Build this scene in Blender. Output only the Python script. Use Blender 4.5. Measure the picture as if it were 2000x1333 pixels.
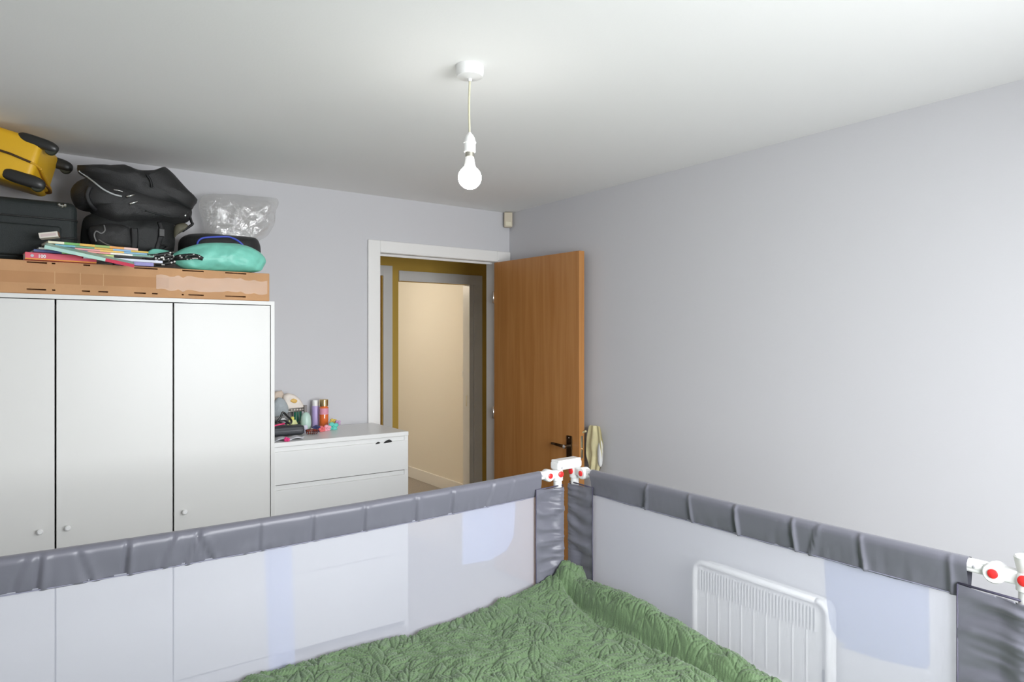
import bpy, bmesh, math, random
import numpy as np
from mathutils import Vector, Matrix, noise
random.seed(7); rng = np.random.default_rng(7)
S = bpy.context.scene; C = S.collection
for o in list(bpy.data.objects): bpy.data.objects.remove(o, do_unlink=True)

# ------------------------------------------------------------ camera
F = 1315.; TH = math.radians(35.7); CAM = Vector((-2.670, -3.746, 1.54)); HZ = 663.
cd = bpy.data.cameras.new('camera'); cam = bpy.data.objects.new('camera', cd); C.objects.link(cam)
cam.location = CAM; cam.rotation_euler = (math.pi/2, 0, -TH)
cd.sensor_width = 36; cd.lens = 36*F/2000; cd.shift_y = -(666.5-HZ)/2000; cd.clip_start = .02
S.camera = cam
# ------------------------------------------------------------ world, light, exposure
w = bpy.data.worlds.new('world'); S.world = w; w.use_nodes = True
w.node_tree.nodes['Background'].inputs[0].default_value = (.90, .95, 1, 1)
w.node_tree.nodes['Background'].inputs[1].default_value = 1.2
def area(name, loc, rot, sx, sy, power, col):
    l = bpy.data.lights.new(name, 'AREA'); l.shape = 'RECTANGLE'; l.size = sx; l.size_y = sy; l.energy = power; l.color = col
    o = bpy.data.objects.new(name, l); C.objects.link(o); o.location = loc; o.rotation_euler = rot; return o
area('window_front_offscreen', (-1.35, -4.9, 1.95), (math.radians(79), 0, 0), 3.0, 2.2, 300, (.95, .975, 1))
pl_ = bpy.data.lights.new('passage_lamp_offscreen', 'POINT'); pl_.energy = 28; pl_.color = (1, .90, .74); pl_.shadow_soft_size = .08
plo = bpy.data.objects.new('passage_lamp_offscreen', pl_); C.objects.link(plo); plo.location = (-.6, 2.6, 2.25)      # lights the room past the hall
VS = S.view_settings; VS.view_transform = 'Standard'; VS.look = 'None'; VS.gamma = 1; VS.use_curve_mapping = False
VS.exposure = 0.30

# ------------------------------------------------------------ helpers
def ray(px, py):
    u = (px-1000)/F; v = (HZ-py)/F
    return Vector((math.sin(TH)+u*math.cos(TH), math.cos(TH)-u*math.sin(TH), v))
def at(px, py, ax, val):                 # photo pixel -> point on an axis-aligned plane of the room
    d = ray(px, py); return CAM + d*((val-CAM[ax])/d[ax])
def lin(c):
    return tuple(((x/255+.055)/1.055)**2.4 if x > 10 else x/255/12.92 for x in c)
MATS = {}
def mat(name, col, rough=.5, metal=0, bump=0, bscale=60, var=0, vscale=6, sheen=0, emit=0, spec=.5, stretch=None, trans=0, coat=0, emitcol=None):
    if name in MATS: return MATS[name]
    m = bpy.data.materials.new(name); m.use_nodes = True; nt = m.node_tree; N = nt.nodes; L = nt.links
    b = N['Principled BSDF']; c = (*col, 1)
    b.inputs['Base Color'].default_value = c; b.inputs['Roughness'].default_value = rough; b.inputs['Metallic'].default_value = metal
    b.inputs['Specular IOR Level'].default_value = spec; b.inputs['Sheen Weight'].default_value = sheen
    b.inputs['Coat Weight'].default_value = coat; b.inputs['Transmission Weight'].default_value = trans
    tc = N.new('ShaderNodeTexCoord'); src = tc.outputs['Object']
    if stretch:
        mp = N.new('ShaderNodeMapping'); mp.inputs['Scale'].default_value = stretch; L.new(src, mp.inputs[0]); src = mp.outputs[0]
    if var:
        n = N.new('ShaderNodeTexNoise'); n.inputs['Scale'].default_value = vscale; n.inputs['Detail'].default_value = 5; L.new(src, n.inputs['Vector'])
        r = N.new('ShaderNodeValToRGB'); r.color_ramp.elements[0].position = .3; r.color_ramp.elements[1].position = .7
        r.color_ramp.elements[0].color = (*[x*(1-var) for x in col], 1); r.color_ramp.elements[1].color = (*[min(1, x*(1+var)) for x in col], 1)
        L.new(n.outputs['Fac'], r.inputs[0]); L.new(r.outputs[0], b.inputs['Base Color'])
    if bump:
        n = N.new('ShaderNodeTexNoise'); n.inputs['Scale'].default_value = bscale; n.inputs['Detail'].default_value = 4; L.new(src, n.inputs['Vector'])
        bp = N.new('ShaderNodeBump'); bp.inputs['Strength'].default_value = bump; bp.inputs['Distance'].default_value = .01
        L.new(n.outputs['Fac'], bp.inputs['Height']); L.new(bp.outputs[0], b.inputs['Normal'])
    if emit:
        b.inputs['Emission Color'].default_value = (*(emitcol or col), 1); b.inputs['Emission Strength'].default_value = emit
    MATS[name] = m; return m
def seethrough(name, col, fac, transl=.5, gloss=0, bump=0, bscale=30, glosscol=(1, 1, 1), grough=.12):
    m = bpy.data.materials.new(name); m.use_nodes = True; nt = m.node_tree; N = nt.nodes; L = nt.links
    N.remove(N['Principled BSDF']); out = N['Material Output']
    t = N.new('ShaderNodeBsdfTransparent'); d = N.new('ShaderNodeBsdfDiffuse'); tl = N.new('ShaderNodeBsdfTranslucent')
    d.inputs[0].default_value = (*col, 1); tl.inputs[0].default_value = (*col, 1)
    m1 = N.new('ShaderNodeMixShader'); m1.inputs[0].default_value = transl; L.new(d.outputs[0], m1.inputs[1]); L.new(tl.outputs[0], m1.inputs[2])
    m2 = N.new('ShaderNodeMixShader'); m2.inputs[0].default_value = fac; L.new(m1.outputs[0], m2.inputs[1]); L.new(t.outputs[0], m2.inputs[2])
    last = m2
    if gloss:
        g = N.new('ShaderNodeBsdfGlossy'); g.inputs['Roughness'].default_value = grough; g.inputs[0].default_value = (*glosscol, 1)
        m3 = N.new('ShaderNodeMixShader'); m3.inputs[0].default_value = gloss; L.new(last.outputs[0], m3.inputs[1]); L.new(g.outputs[0], m3.inputs[2]); last = m3
        if bump:
            n = N.new('ShaderNodeTexNoise'); n.inputs['Scale'].default_value = bscale; n.inputs['Detail'].default_value = 6; n.inputs['Distortion'].default_value = 1.5
            tc = N.new('ShaderNodeTexCoord'); L.new(tc.outputs['Object'], n.inputs['Vector'])
            bp = N.new('ShaderNodeBump'); bp.inputs['Strength'].default_value = bump; bp.inputs['Distance'].default_value = .02
            L.new(n.outputs['Fac'], bp.inputs['Height']); L.new(bp.outputs[0], g.inputs['Normal'])
    L.new(last.outputs[0], out.inputs[0]); MATS[name] = m; return m
def finish(o, parent):
    C.objects.link(o)
    if parent is not None:
        o.parent = parent
        if parent.type == 'EMPTY' and not parent.get('_local'):
            o.matrix_parent_inverse = Matrix.Translation(-Vector(parent.location))
    return o
def mesh(name, V, Fc, m, parent=None, smooth=False):
    me = bpy.data.meshes.new(name); me.from_pydata([tuple(v) for v in V], [], Fc); me.validate()
    if smooth: me.polygons.foreach_set('use_smooth', [True]*len(me.polygons))
    me.materials.append(m); return finish(bpy.data.objects.new(name, me), parent)
def from_bm(name, bm, m, parent=None, smooth=False):
    me = bpy.data.meshes.new(name); bmesh.ops.recalc_face_normals(bm, faces=bm.faces); bm.to_mesh(me); bm.free()
    if smooth: me.polygons.foreach_set('use_smooth', [True]*len(me.polygons))
    me.materials.append(m); return finish(bpy.data.objects.new(name, me), parent)
def abox(bm, x0, x1, y0, y1, z0, z1, bev=0, M=None, seg=2):
    r = bmesh.ops.create_cube(bm, size=1)['verts']
    bmesh.ops.scale(bm, vec=(x1-x0, y1-y0, z1-z0), verts=r); bmesh.ops.translate(bm, vec=((x0+x1)/2, (y0+y1)/2, (z0+z1)/2), verts=r)
    if bev:
        es = {e for v in r for e in v.link_edges}
        res = bmesh.ops.bevel(bm, geom=list(es), offset=bev, segments=seg, profile=.5, affect='EDGES'); r = list({v for f in res['faces'] for v in f.verts} | {v for v in r if v.is_valid})
    if M is not None: bmesh.ops.transform(bm, matrix=M, verts=[v for v in r if v.is_valid])
def box(name, x0, x1, y0, y1, z0, z1, m, parent=None, bev=0, seg=2):
    bm = bmesh.new(); abox(bm, x0, x1, y0, y1, z0, z1, bev, None, seg); return from_bm(name, bm, m, parent)
def boxes(name, L, m, parent=None, bev=0):
    bm = bmesh.new()
    for b in L: abox(bm, *b, bev)
    return from_bm(name, bm, m, parent)
def lathe(name, prof, m, parent=None, c=(0, 0, 0), seg=24, axis=(0, 0, 1), smooth=True):
    q = Vector((0, 0, 1)).rotation_difference(Vector(axis)); V = []; Fc = []; n = len(prof)
    for r, z in prof:
        for k in range(seg):
            a = 2*math.pi*k/seg; V.append(Vector(c)+q @ Vector((r*math.cos(a), r*math.sin(a), z)))
    for i in range(n-1):
        for k in range(seg): Fc.append((i*seg+k, i*seg+(k+1) % seg, (i+1)*seg+(k+1) % seg, (i+1)*seg+k))
    Fc.append(tuple(range(seg-1, -1, -1))); Fc.append(tuple((n-1)*seg+k for k in range(seg)))
    o = mesh(name, V, Fc, m, parent, smooth)
    if smooth: sharpen(o)
    return o
def sharpen(o, ang=.7):
    bm = bmesh.new(); bm.from_mesh(o.data)
    for e in bm.edges:
        if len(e.link_faces) == 2 and e.calc_face_angle(0) > ang: e.smooth = False
    bm.to_mesh(o.data); bm.free()
def tube(name, pts, r, m, parent=None, seg=10, flat=1.0, smooth=True, up=None):
    P = [Vector(p) for p in pts]; n = len(P); V = []; Fc = []
    R = r if isinstance(r, (list, tuple)) else [r]*n; side = None
    for i in range(n):
        t = (P[min(i+1, n-1)]-P[max(i-1, 0)]).normalized()
        if side is None:
            a = Vector(up) if up else (Vector((0, 0, 1)) if abs(t.z) < .9 else Vector((0, 1, 0)))
            side = t.cross(a).normalized()
        side = (side - t*side.dot(t)).normalized(); u2 = side.cross(t)
        for k in range(seg):
            a = 2*math.pi*k/seg; V.append(P[i]+(side*math.cos(a)+u2*math.sin(a)*flat)*R[i])
    for i in range(n-1):
        for k in range(seg): Fc.append((i*seg+k, i*seg+(k+1) % seg, (i+1)*seg+(k+1) % seg, (i+1)*seg+k))
    Fc.append(tuple(range(seg-1, -1, -1))); Fc.append(tuple((n-1)*seg+k for k in range(seg)))
    return mesh(name, V, Fc, m, parent, smooth)
def smoothpts(pts, n=6):
    P = [Vector(p) for p in pts]; out = []
    for i in range(len(P)-1):
        p0, p1, p2, p3 = P[max(i-1, 0)], P[i], P[i+1], P[min(i+2, len(P)-1)]
        for k in range(n):
            t = k/n; out.append(.5*((2*p1)+(p2-p0)*t+(2*p0-5*p1+4*p2-p3)*t*t+(3*p1-p0-3*p2+p3)*t**3))
    out.append(P[-1]); return out
def closed(pts, n=4):
    P = [Vector(p) for p in pts]; out = []; N = len(P)
    for i in range(N):
        p0, p1, p2, p3 = P[i-1], P[i], P[(i+1) % N], P[(i+2) % N]
        for k in range(n):
            t = k/n; out.append(.5*((2*p1)+(p2-p0)*t+(2*p0-5*p1+4*p2-p3)*t*t+(3*p1-p0-3*p2+p3)*t**3))
    return out
def puff(name, outline, y, df, db, m, parent=None, rings=12, p=2.6, wr=.006, ws=14, n=4, seed=0, zmin=None, cen=None, sharp=False):
    """soft body: outline in (x,z) at depth y, swelling df towards the room and db towards the wall"""
    O = closed([(a[0], 0, a[1]) for a in outline], n) if not sharp else [Vector((a[0], 0, a[1])) for a in outline]
    c = sum(O, Vector())/len(O)
    if cen: c = Vector((cen[0], 0, cen[1]))
    N = len(O); V = []; Fc = []; off = Vector((seed*3.1, seed*1.7, 0))
    def ring(s, d):
        for q in O:
            v = c+(q-c)*s; v = Vector((v.x, y+d, v.z))
            k = noise.noise(v*ws+off)*wr+noise.noise(v*ws*2.7+off)*wr*.5
            v.y += -k if d <= 0 else k
            if zmin is not None: v.z = max(v.z, zmin)
            V.append(v)
    S_ = [math.sin(math.pi/2*(1-i/rings)) for i in range(rings)]
    front = [(s, -df*(max(0, 1-s**p))**(1/2)) for s in S_]; back = [(s, db*(max(0, 1-s**p))**(1/2)) for s in S_[1:]]
    for s, d in reversed(front): ring(s, d)
    for s, d in back: ring(s, d)
    R = len(front)+len(back)
    for i in range(R-1):
        for k in range(N): Fc.append((i*N+k, i*N+(k+1) % N, (i+1)*N+(k+1) % N, (i+1)*N+k))
    V.append(Vector((c.x, y-df, c.z))); V.append(Vector((c.x, y+db, c.z)))
    for k in range(N):
        Fc.append((len(V)-2, (k+1) % N, k)); Fc.append((len(V)-1, (R-1)*N+k, (R-1)*N+(k+1) % N))
    o = mesh(name, V, Fc, m, parent, True)
    bm = bmesh.new(); bm.from_mesh(o.data); bmesh.ops.recalc_face_normals(bm, faces=bm.faces); bm.to_mesh(o.data); bm.free(); return o
def pxo(L, y): return [(lambda q: (q.x, q.z))(at(a, b, 1, y)) for a, b in L]
def tag(o, label, cat, group=None):
    o['label'] = label; o['category'] = cat
    if group: o['group'] = group
    return o
def thing(name, loc, label, cat, group=None, rot=None, local=False):
    e = bpy.data.objects.new(name, None); C.objects.link(e); e.location = loc; e.empty_display_size = .05
    if rot: e.rotation_euler = rot
    if rot or local: e['_local'] = 1
    return tag(e, label, cat, group)
def struct(o): o['kind'] = 'structure'; return o

# ------------------------------------------------------------ materials
WALL = mat('wall_paint', (.60, .596, .615), .75, bump=.03, bscale=220, spec=.3)
CEIL = mat('ceiling_paint', (.88, .88, .865), .9, bump=.03, bscale=120, spec=.2)
TRIM = mat('white_gloss_paint', (.82, .81, .79), .35)
YELW = mat('yellow_hall_paint', (.62, .40, .07), .7)
CREAM = mat('cream_wall_paint', (.80, .76, .68), .7)
CARPET = mat('carpet', (.40, .37, .34), .95, bump=.5, bscale=400, var=.15, vscale=90, spec=.1)
LAM = mat('white_laminate', (.78, .78, .765), .32)
LAMW = mat('wardrobe_foil', (.73, .725, .70), .35)
CARD = mat('cardboard', (.56, .31, .15), .8, var=.08, vscale=8, bump=.05, bscale=90)
TAPE = seethrough('clear_tape', (.86, .66, .50), .74, .2, gloss=.04, bump=.05, bscale=9, grough=.4)
BLK = mat('black_nylon', (.011, .012, .012), .55, bump=.25, bscale=350, sheen=.03)
BLK2 = mat('charcoal_nylon', (.017, .0165, .017), .55, bump=.25, bscale=300, sheen=.03)
BLKG = mat('dark_green_black_fabric', (.009, .014, .014), .6, bump=.25, bscale=350, sheen=.03)
STRAP = mat('black_webbing', (.012, .012, .013), .45, bump=.3, bscale=500)
KHAKI = mat('khaki_lining', (.12, .11, .075), .6)
SILV = mat('bright_metal', (.82, .82, .80), .25, metal=1)
BRONZ = mat('dark_bronze_metal', (.10, .06, .03), .28, metal=1)
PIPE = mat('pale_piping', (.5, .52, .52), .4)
YEL = mat('yellow_shell', (.80, .46, .018), .42, bump=.1, bscale=300)
YELD = mat('yellow_zip', (.66, .36, .02), .5)
WHEEL = mat('black_plastic', (.025, .025, .024), .35)
TEAL = mat('teal_nylon', (.22, .66, .53), .42, bump=.15, bscale=40, var=.08, vscale=20)
BLUE = mat('blue_piping', (.07, .11, .60), .45)
GREYF = None
WHITEP = mat('white_plastic', (.86, .86, .85), .3)
RED = mat('red_plastic', (.78, .03, .03), .35)
SATIN = mat('grey_satin', (.140, .140, .170), .37, bump=.04, bscale=600, sheen=.25)
SATIND = mat('dark_satin_binding', (.06, .055, .09), .4)
NET = seethrough('white_mesh_net', (.86, .875, .99), .50, .32)
NET2 = seethrough('mesh_second_layer', (.30, .36, .58), .38, .40)
NETE = mat('grey_mesh_edging', (.25, .25, .33), .6)
HEAT = mat('heater_enamel', (.86, .86, .84), .35)
BULB = mat('lit_bulb', (1, 1, 1), .3, emit=38, emitcol=(1, .98, .93))
CORDM = mat('cord_cream', (.66, .63, .45), .5)
BEIGE = mat('aged_plastic', (.60, .53, .41), .45)
MATT = mat('mattress_cloth', (.75, .74, .72), .8)
BEDW = mat('bed_frame_wood', (.62, .6, .57), .5)

# oak veneer
def oak(name, c0, c1):
    m = bpy.data.materials.new(name); m.use_nodes = True; nt = m.node_tree; N = nt.nodes; L = nt.links; b = N['Principled BSDF']
    tc = N.new('ShaderNodeTexCoord'); mp = N.new('ShaderNodeMapping'); mp.inputs['Scale'].default_value = (14, 14, .8); L.new(tc.outputs['Object'], mp.inputs[0])
    n = N.new('ShaderNodeTexNoise'); n.inputs['Scale'].default_value = 1.6; n.inputs['Detail'].default_value = 8; n.inputs['Distortion'].default_value = .6; L.new(mp.outputs[0], n.inputs['Vector'])
    mp2 = N.new('ShaderNodeMapping'); mp2.inputs['Scale'].default_value = (160, 160, 3); L.new(tc.outputs['Object'], mp2.inputs[0])
    n2 = N.new('ShaderNodeTexNoise'); n2.inputs['Scale'].default_value = 1; n2.inputs['Detail'].default_value = 3; L.new(mp2.outputs[0], n2.inputs['Vector'])
    ad = N.new('ShaderNodeMath'); ad.operation = 'MULTIPLY_ADD'; ad.inputs[1].default_value = .35; L.new(n2.outputs['Fac'], ad.inputs[0]); L.new(n.outputs['Fac'], ad.inputs[2])
    r = N.new('ShaderNodeValToRGB'); r.color_ramp.elements[0].position = .45; r.color_ramp.elements[1].position = .9
    r.color_ramp.elements[0].color = (*c0, 1); r.color_ramp.elements[1].color = (*c1, 1); L.new(ad.outputs[0], r.inputs[0]); L.new(r.outputs[0], b.inputs['Base Color'])
    b.inputs['Roughness'].default_value = .4; return m
OAK = oak('oak_veneer', (.40, .165, .042), (.50, .235, .075))

# ------------------------------------------------------------ room shell
H = 2.4
struct(box('floor', -3.3, 1.5, -4.2, 4.7, -.1, 0, CARPET))
struct(box('ceiling', -3.3, 1.5, -4.2, 4.7, H, H+.1, CEIL))
ox0, ox1, oz = -.962, -.105, 2.062         # bedroom door opening
struct(boxes('wall_back', [(-3.16, ox0, 0, .12, 0, H), (ox1, .1, 0, .12, 0, H), (ox0, ox1, 0, .12, oz, H)], WALL))
struct(box('wall_right', 0, .1, -4.05, 0, 0, H, WALL))
struct(box('wall_left', -3.16, -3.06, -4.05, 0, 0, H, WALL))
wx0, wx1, wz0, wz1 = -2.2, -.5, .80, 2.15
struct(boxes('wall_front', [(-3.06, wx0, -4.05, -3.95, 0, H), (wx1, 0, -4.05, -3.95, 0, H), (wx0, wx1, -4.05, -3.95, 0, wz0), (wx0, wx1, -4.05, -3.95, wz1, H)], WALL))
wn = struct(boxes('window_1', [(wx0, wx1, -4.04, -3.98, wz0, wz0+.05), (wx0, wx1, -4.04, -3.98, wz1-.05, wz1), (wx0, wx0+.05, -4.04, -3.98, wz0, wz1), (wx1-.05, wx1, -4.04, -3.98, wz0, wz1), (-1.375, -1.325, -4.04, -3.98, wz0, wz1)], TRIM))
PANE = seethrough('window_glass', (.9, .95, .95), .97, .5, gloss=.04)
for a, b in ((wx0+.05, -1.375), (-1.325, wx1-.05)): box('pane', a, b, -4.014, -4.01, wz0+.05, wz1-.05, PANE, wn)
box('window_sill', wx0-.05, wx1+.05, -3.99, -3.85, wz0-.03, wz0-.002, TRIM, wn, .005)
def base(name, L): struct(boxes(name, L, TRIM, None, .004))
base('baseboard_back', [(-3.06, -1.036, -.016, 0, 0, .11)]); base('baseboard_right', [(-.016, 0, -3.95, -.02, 0, .11)])
base('baseboard_left', [(-3.06, -3.044, -3.95, -.02, 0, .11)])
# bedroom door frame: lining, stops, architraves
tr = struct(boxes('trim_1', [(ox0, ox1, .0, .12, oz, oz+.004), (ox0-.002, ox0+.004, 0, .12, 0, oz), (ox1-.004, ox1+.002, 0, .12, 0, oz)], TRIM))
box('architrave', -1.036, ox0+.003, -.018, 0, 0, oz+.07, TRIM, tr, .004)
box('architrave', ox1-.003, -.003, -.018, 0, 0, oz+.07, TRIM, tr, .004)
box('architrave', ox0+.003, ox1-.003, -.018, 0, oz-.003, oz+.07, TRIM, tr, .004)
box('architrave_bead', ox0+.003, ox1-.003, -.022, -.018, oz+.0, oz+.012, TRIM, tr, .002)
box('door_stop', ox0+.004, ox1-.004, .05, .065, oz-.014, oz, TRIM, tr, .002)
box('door_stop', ox0+.004, ox0+.016, .05, .065, 0, oz-.014, TRIM, tr, .002)
# open oak door
ang = math.atan2(-.089+.139, .80); LEN = .80
d1 = bpy.data.objects.new('door_1', None); C.objects.link(d1); d1.location = (-.139, -.020, 0); d1.rotation_euler = (0, 0, ang); d1['_local'] = 1; struct(d1)
T0, T1 = 0.0, .042       # leaf: local -y is its length, local x its thickness
box('leaf', T0, T1, -LEN+.012, 0, .008, 2.052, OAK, d1, .001)
box('edge_lipping', T0, T1, -LEN, -LEN+.012, .008, 2.052, OAK, d1, .001)
pl = box('handle_plate', T0-.008, T0, -.745, -.70, .82, .975, BRONZ, d1, .004)
lathe('handle_boss', [(.009, 0), (.009, .03), (.012, .034), (.012, .046), (.006, .05)], SILV, pl, (T0-.006, -.723, .915), 16, (-1, 0, 0))
tube('handle_lever', [(T0-.046, -.725, .916), (T0-.047, -.70, .917), (T0-.046, -.66, .92), (T0-.044, -.615, .922)], [.010, .009, .008, .008], BRONZ, pl, 10)
lathe('plate_screw', [(.004, 0), (.004, .002), (.002, .003)], SILV, pl, (T0-.007, -.723, .963), 10, (-1, 0, 0))
box('lock_face', T0+.012, T1-.012, -LEN-.0015, -LEN, .85, .98, SILV, d1, .0005)
lathe('latch', [(.007, 0), (.007, .008), (.004, .011)], mat('brass', (.75, .5, .25), .3, metal=1), d1, (T0+.021, -LEN-.001, .905), 12, (0, -1, 0))
tube('far_handle_lever', [(T1+.001, -.725, .915), (T1+.020, -.725, .915), (T1+.022, -.71, .916), (T1+.022, -.62, .92)], .008, BRONZ, d1, 8)
for z in (.25, 1.05, 1.82): tube('hinge', [(T0-.004, .004, z-.04), (T0-.004, .004, z+.04)], .006, SILV, d1, 10)
# hall beyond the door
YB = 1.1
struct(boxes('wall_hall', [(-2.4, -1.21, YB, YB+.1, 0, H), (-.436, -.294, YB, YB+.1, 0, H), (.375, 1.3, YB, YB+.1, 0, H), (-1.21, -.436, YB, YB+.1, 2.04, H), (-.294, .375, YB, YB+.1, 2.005, H)], YELW))
struct(boxes('wall_hall_ends', [(-2.5, -2.4, .12, YB+.1, 0, H), (1.3, 1.4, .12, YB+.1, 0, H)], CREAM))
struct(box('wall_hall_near', .1, 1.3, 0, .12, 0, H, CREAM))
struct(box('wall_passage_side', .8, .9, YB+.1, 4.6, 0, H, CREAM))
struct(box('wall_passage_far', -1.6, .8, 4.5, 4.6, 0, H, CREAM))
struct(box('wall_passage_left', -1.7, -1.6, YB+.1, 4.6, 0, H, CREAM))
base('baseboard_passage', [(.782, .80, YB+.1, 4.5, 0, .12)])
t2 = struct(boxes('trim_2', [(-.430, -.352, YB-.018, YB, 0, 2.115), (-1.29, -1.21, YB-.018, YB, 0, 2.115), (-1.21, -.430, YB-.018, YB, 2.035, 2.115)], TRIM, None, .003))
t3 = struct(boxes('trim_3', [(-.294, .488, YB-.018, YB, 2.002, 2.083), (.405, .488, YB-.018, YB, 0, 2.002)], TRIM, None, .003))
box('lining', .365, .405, YB-.006, YB+.1, 0, 2.002, TRIM, t3, .002)
box('strike_plate', .3635, .365, YB+.03, YB+.05, .97, 1.06, SILV, t3)
dA = struct(box('door_2', -1.21, -.437, YB+.02, YB+.06, .005, 2.035, OAK))
tube('door_knob', [(-.50, YB+.02, .98), (-.50, YB-.02, .98)], .012, BRONZ, dA, 10)
ls = thing('light_switch', (.8, 1.88, 1.2), 'small white light switch on the cream wall past the hall', 'switch')
box('switch_plate', .79, .8, 1.845, 1.915, 1.165, 1.235, mat('switch_plate', (.75, .74, .7), .4), ls, .003)
box('rocker', .785, .79, 1.868, 1.892, 1.178, 1.222, mat('switch_rocker', (.55, .53, .5), .4), ls, .002)

# ------------------------------------------------------------ wardrobe
WX0, WX1, WY, WZ = -3.02, -1.737, -.55, 1.716
e = thing('wardrobe', (-2.38, -.28, 0), 'tall white three door wardrobe with small round knobs', 'wardrobe')
boxes('body', [(WX0, WX0+.017, WY, -.02, 0, WZ), (WX1-.017, WX1, WY, -.02, 0, WZ), (WX0+.017, WX1-.017, WY, -.02, WZ-.017, WZ), (WX0+.017, WX1-.017, WY+.02, -.02, .06, .08), (WX0+.017, WX1-.017, WY+.01, WY+.03, 0, .06), (WX0+.017, WX1-.017, -.03, -.02, 0, WZ-.017)], LAMW, e)
dx = [(-2.997, -2.585), (-2.581, -2.166), (-2.162, -1.757)]
for i, (a, b) in enumerate(dx):
    d = box('door', a+.001, b-.001, WY-.002, WY+.014, .07, WZ-.0205, LAMW, e, .001)
    kx = (-2.633, -2.543, -2.122)[i]
    lathe('knob', [(.005, 0), (.005, .012), (.010, .016), (.011, .022), (.007, .027)], WHITEP, d, (kx, WY-.002, .795), 16, (0, -1, 0))
# ------------------------------------------------------------ chest of drawers
DX0, DX1, DY, DZ = -1.733, -1.011, -.485, 1.045
e = thing('chest_of_drawers', (-1.37, -.25, 0), 'white chest of drawers between the wardrobe and the door', 'dresser')
boxes('body', [(DX0, DX0+.022, DY+.005, -.018, 0, DZ-.022), (DX1-.022, DX1, DY+.005, -.018, 0, DZ-.022), (DX0+.022, DX1-.022, -.03, -.018, .03, DZ-.022)], LAM, e)
box('top_panel', DX0, DX1, DY, -.018, DZ-.022, DZ, LAM, e, .002)
zz = [DZ-.0235, .838, .617, .396, .03]
for i in range(4):
    z1, z0 = zz[i], zz[i+1]
    d = boxes('drawer', [(DX0+.003, DX1-.003, DY+.001, DY+.018, z0+.004, z1-.022), (DX0+.024, DX1-.024, DY+.020, DY+.36, z0+.02, z1-.04)], LAM, e, .0015)
    box('drawer_grip', DX0+.003, DX1-.003, DY+.010, DY+.02, z1-.022, z1, LAM, d, .001)
# dark cloth peeking out of the drawer
for k, (px, py, wd, hh) in enumerate(((757, 863, .022, .008), (738, 866, .012, .005))):
    q = at(px, py, 1, DY-.004)
    o = puff('cloth_corner', [(q.x-wd, q.z-hh), (q.x+wd*.3, q.z+hh), (q.x+wd, q.z+hh*.6), (q.x+wd*1.2, q.z-hh*.6)], DY+.002, .006, .006, mat('black_cloth', (.02, .02, .02), .8), rings=4, wr=.001)
    tag(o, ('black cloth corner poking out of the top drawer', 'tiny grey cloth sliver in the top drawer gap')[k], 'cloth')

# ------------------------------------------------------------ cardboard box on the wardrobe
BZ0, BZ1, BY = WZ+.001, 1.846, -.54
e = thing('cardboard_box', (-2.38, -.3, BZ0), 'long flat brown cardboard box lying on top of the wardrobe', 'box')
bb = box('carton', -3.0, -1.757, BY, -.06, BZ0, BZ1, CARD, e, .003)
cuts = []
for (a, b, top) in ((52, 90, 0), (102, 108, 0), (160, 176, 0), (192, 211, 0), (262, 285, 0), (297, 308, 0), (355, 359, 0), (368, 398, 0), (440, 480, 0), (52, 92, 1), (101, 108, 1), (163, 176, 1), (262, 308, 1), (356, 398, 1), (440, 481, 1)):
    z = BZ1-.0075 if top else BZ0+.0165
    cuts.append((at(a, 550, 1, BY).x, at(b, 550, 1, BY).x, BY-.02, BY+.05, z-.0028, z+.0028))
ct_ = boxes('cutter', cuts, CARD)
bo = bb.modifiers.new('slots', 'BOOLEAN'); bo.operation = 'DIFFERENCE'; bo.solver = 'EXACT'; bo.object = ct_
dg = bpy.context.evaluated_depsgraph_get(); dg.update(); nm_ = bpy.data.meshes.new_from_object(bb.evaluated_get(dg)); bb.modifiers.clear(); bb.data = nm_
bpy.data.objects.remove(ct_)
xs = [(at(p, 550, 1, BY).x, rng.uniform(-.006, .006)) for p in np.linspace(305, 522, 26)]
V = []; Fc = []
for i, (x, j) in enumerate(xs):
    for k in range(7):
        z = BZ0+.034+(BZ1-BZ0-.068)*k/6+(j if k in (0, 6) else 0); V.append((x, BY-.0012-.003*abs(noise.noise(Vector((x*40, 0, z*60)))), z))
for i in range(len(xs)-1):
    for k in range(6): Fc.append((i*7+k, (i+1)*7+k, (i+1)*7+k+1, i*7+k+1))
mesh('tape', V, Fc, TAPE, bb, True)
box('darker_band', -3.0, -2.18, BY-.0006, BY, BZ0+.042, BZ0+.086, mat('darker_cardboard', (.49, .255, .115), .8, var=.06, vscale=9), bb)  # slightly darker brown band along the carton front
for p in (107, 157, 202): 
    x = at(p, 550, 1, BY).x; box('crease_line', x-.0012, x+.0012, BY-.001, BY, BZ0+.04, BZ0+.09, mat('cardboard_crease', (.62, .38, .2), .8), bb)

# ------------------------------------------------------------ black suitcase
e = thing('suitcase', (-2.75, -.3, BZ1), 'dark black fabric suitcase lying under the yellow one', 'suitcase')
SY = -.435
sb = box('shell', -3.02, -2.505, SY, -.08, BZ1+.001, 2.105, BLKG, e, .03, 5)
for z in (1.93, 1.955, 2.03):
    tube('zip', [(-3.0, SY-.001, z), (-2.52, SY-.001, z), (-2.506, SY+.012, z), (-2.504, -.1, z)], .004, BLK, sb, 8)
box('front_pocket', -3.0, -2.56, SY-.014, SY+.01, 1.872, 2.0, BLKG, sb, .010, 4)
q = at(122, 395, 1, SY+.03)
for k in range(3): lathe('zip_pull', [(.004, -.006), (.007, 0), (.004, .006)], SILV, sb, (q.x+.010*k-.012, SY-.002, 2.088-.004*(k % 2)), 10, (0, -1, .3))
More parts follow.
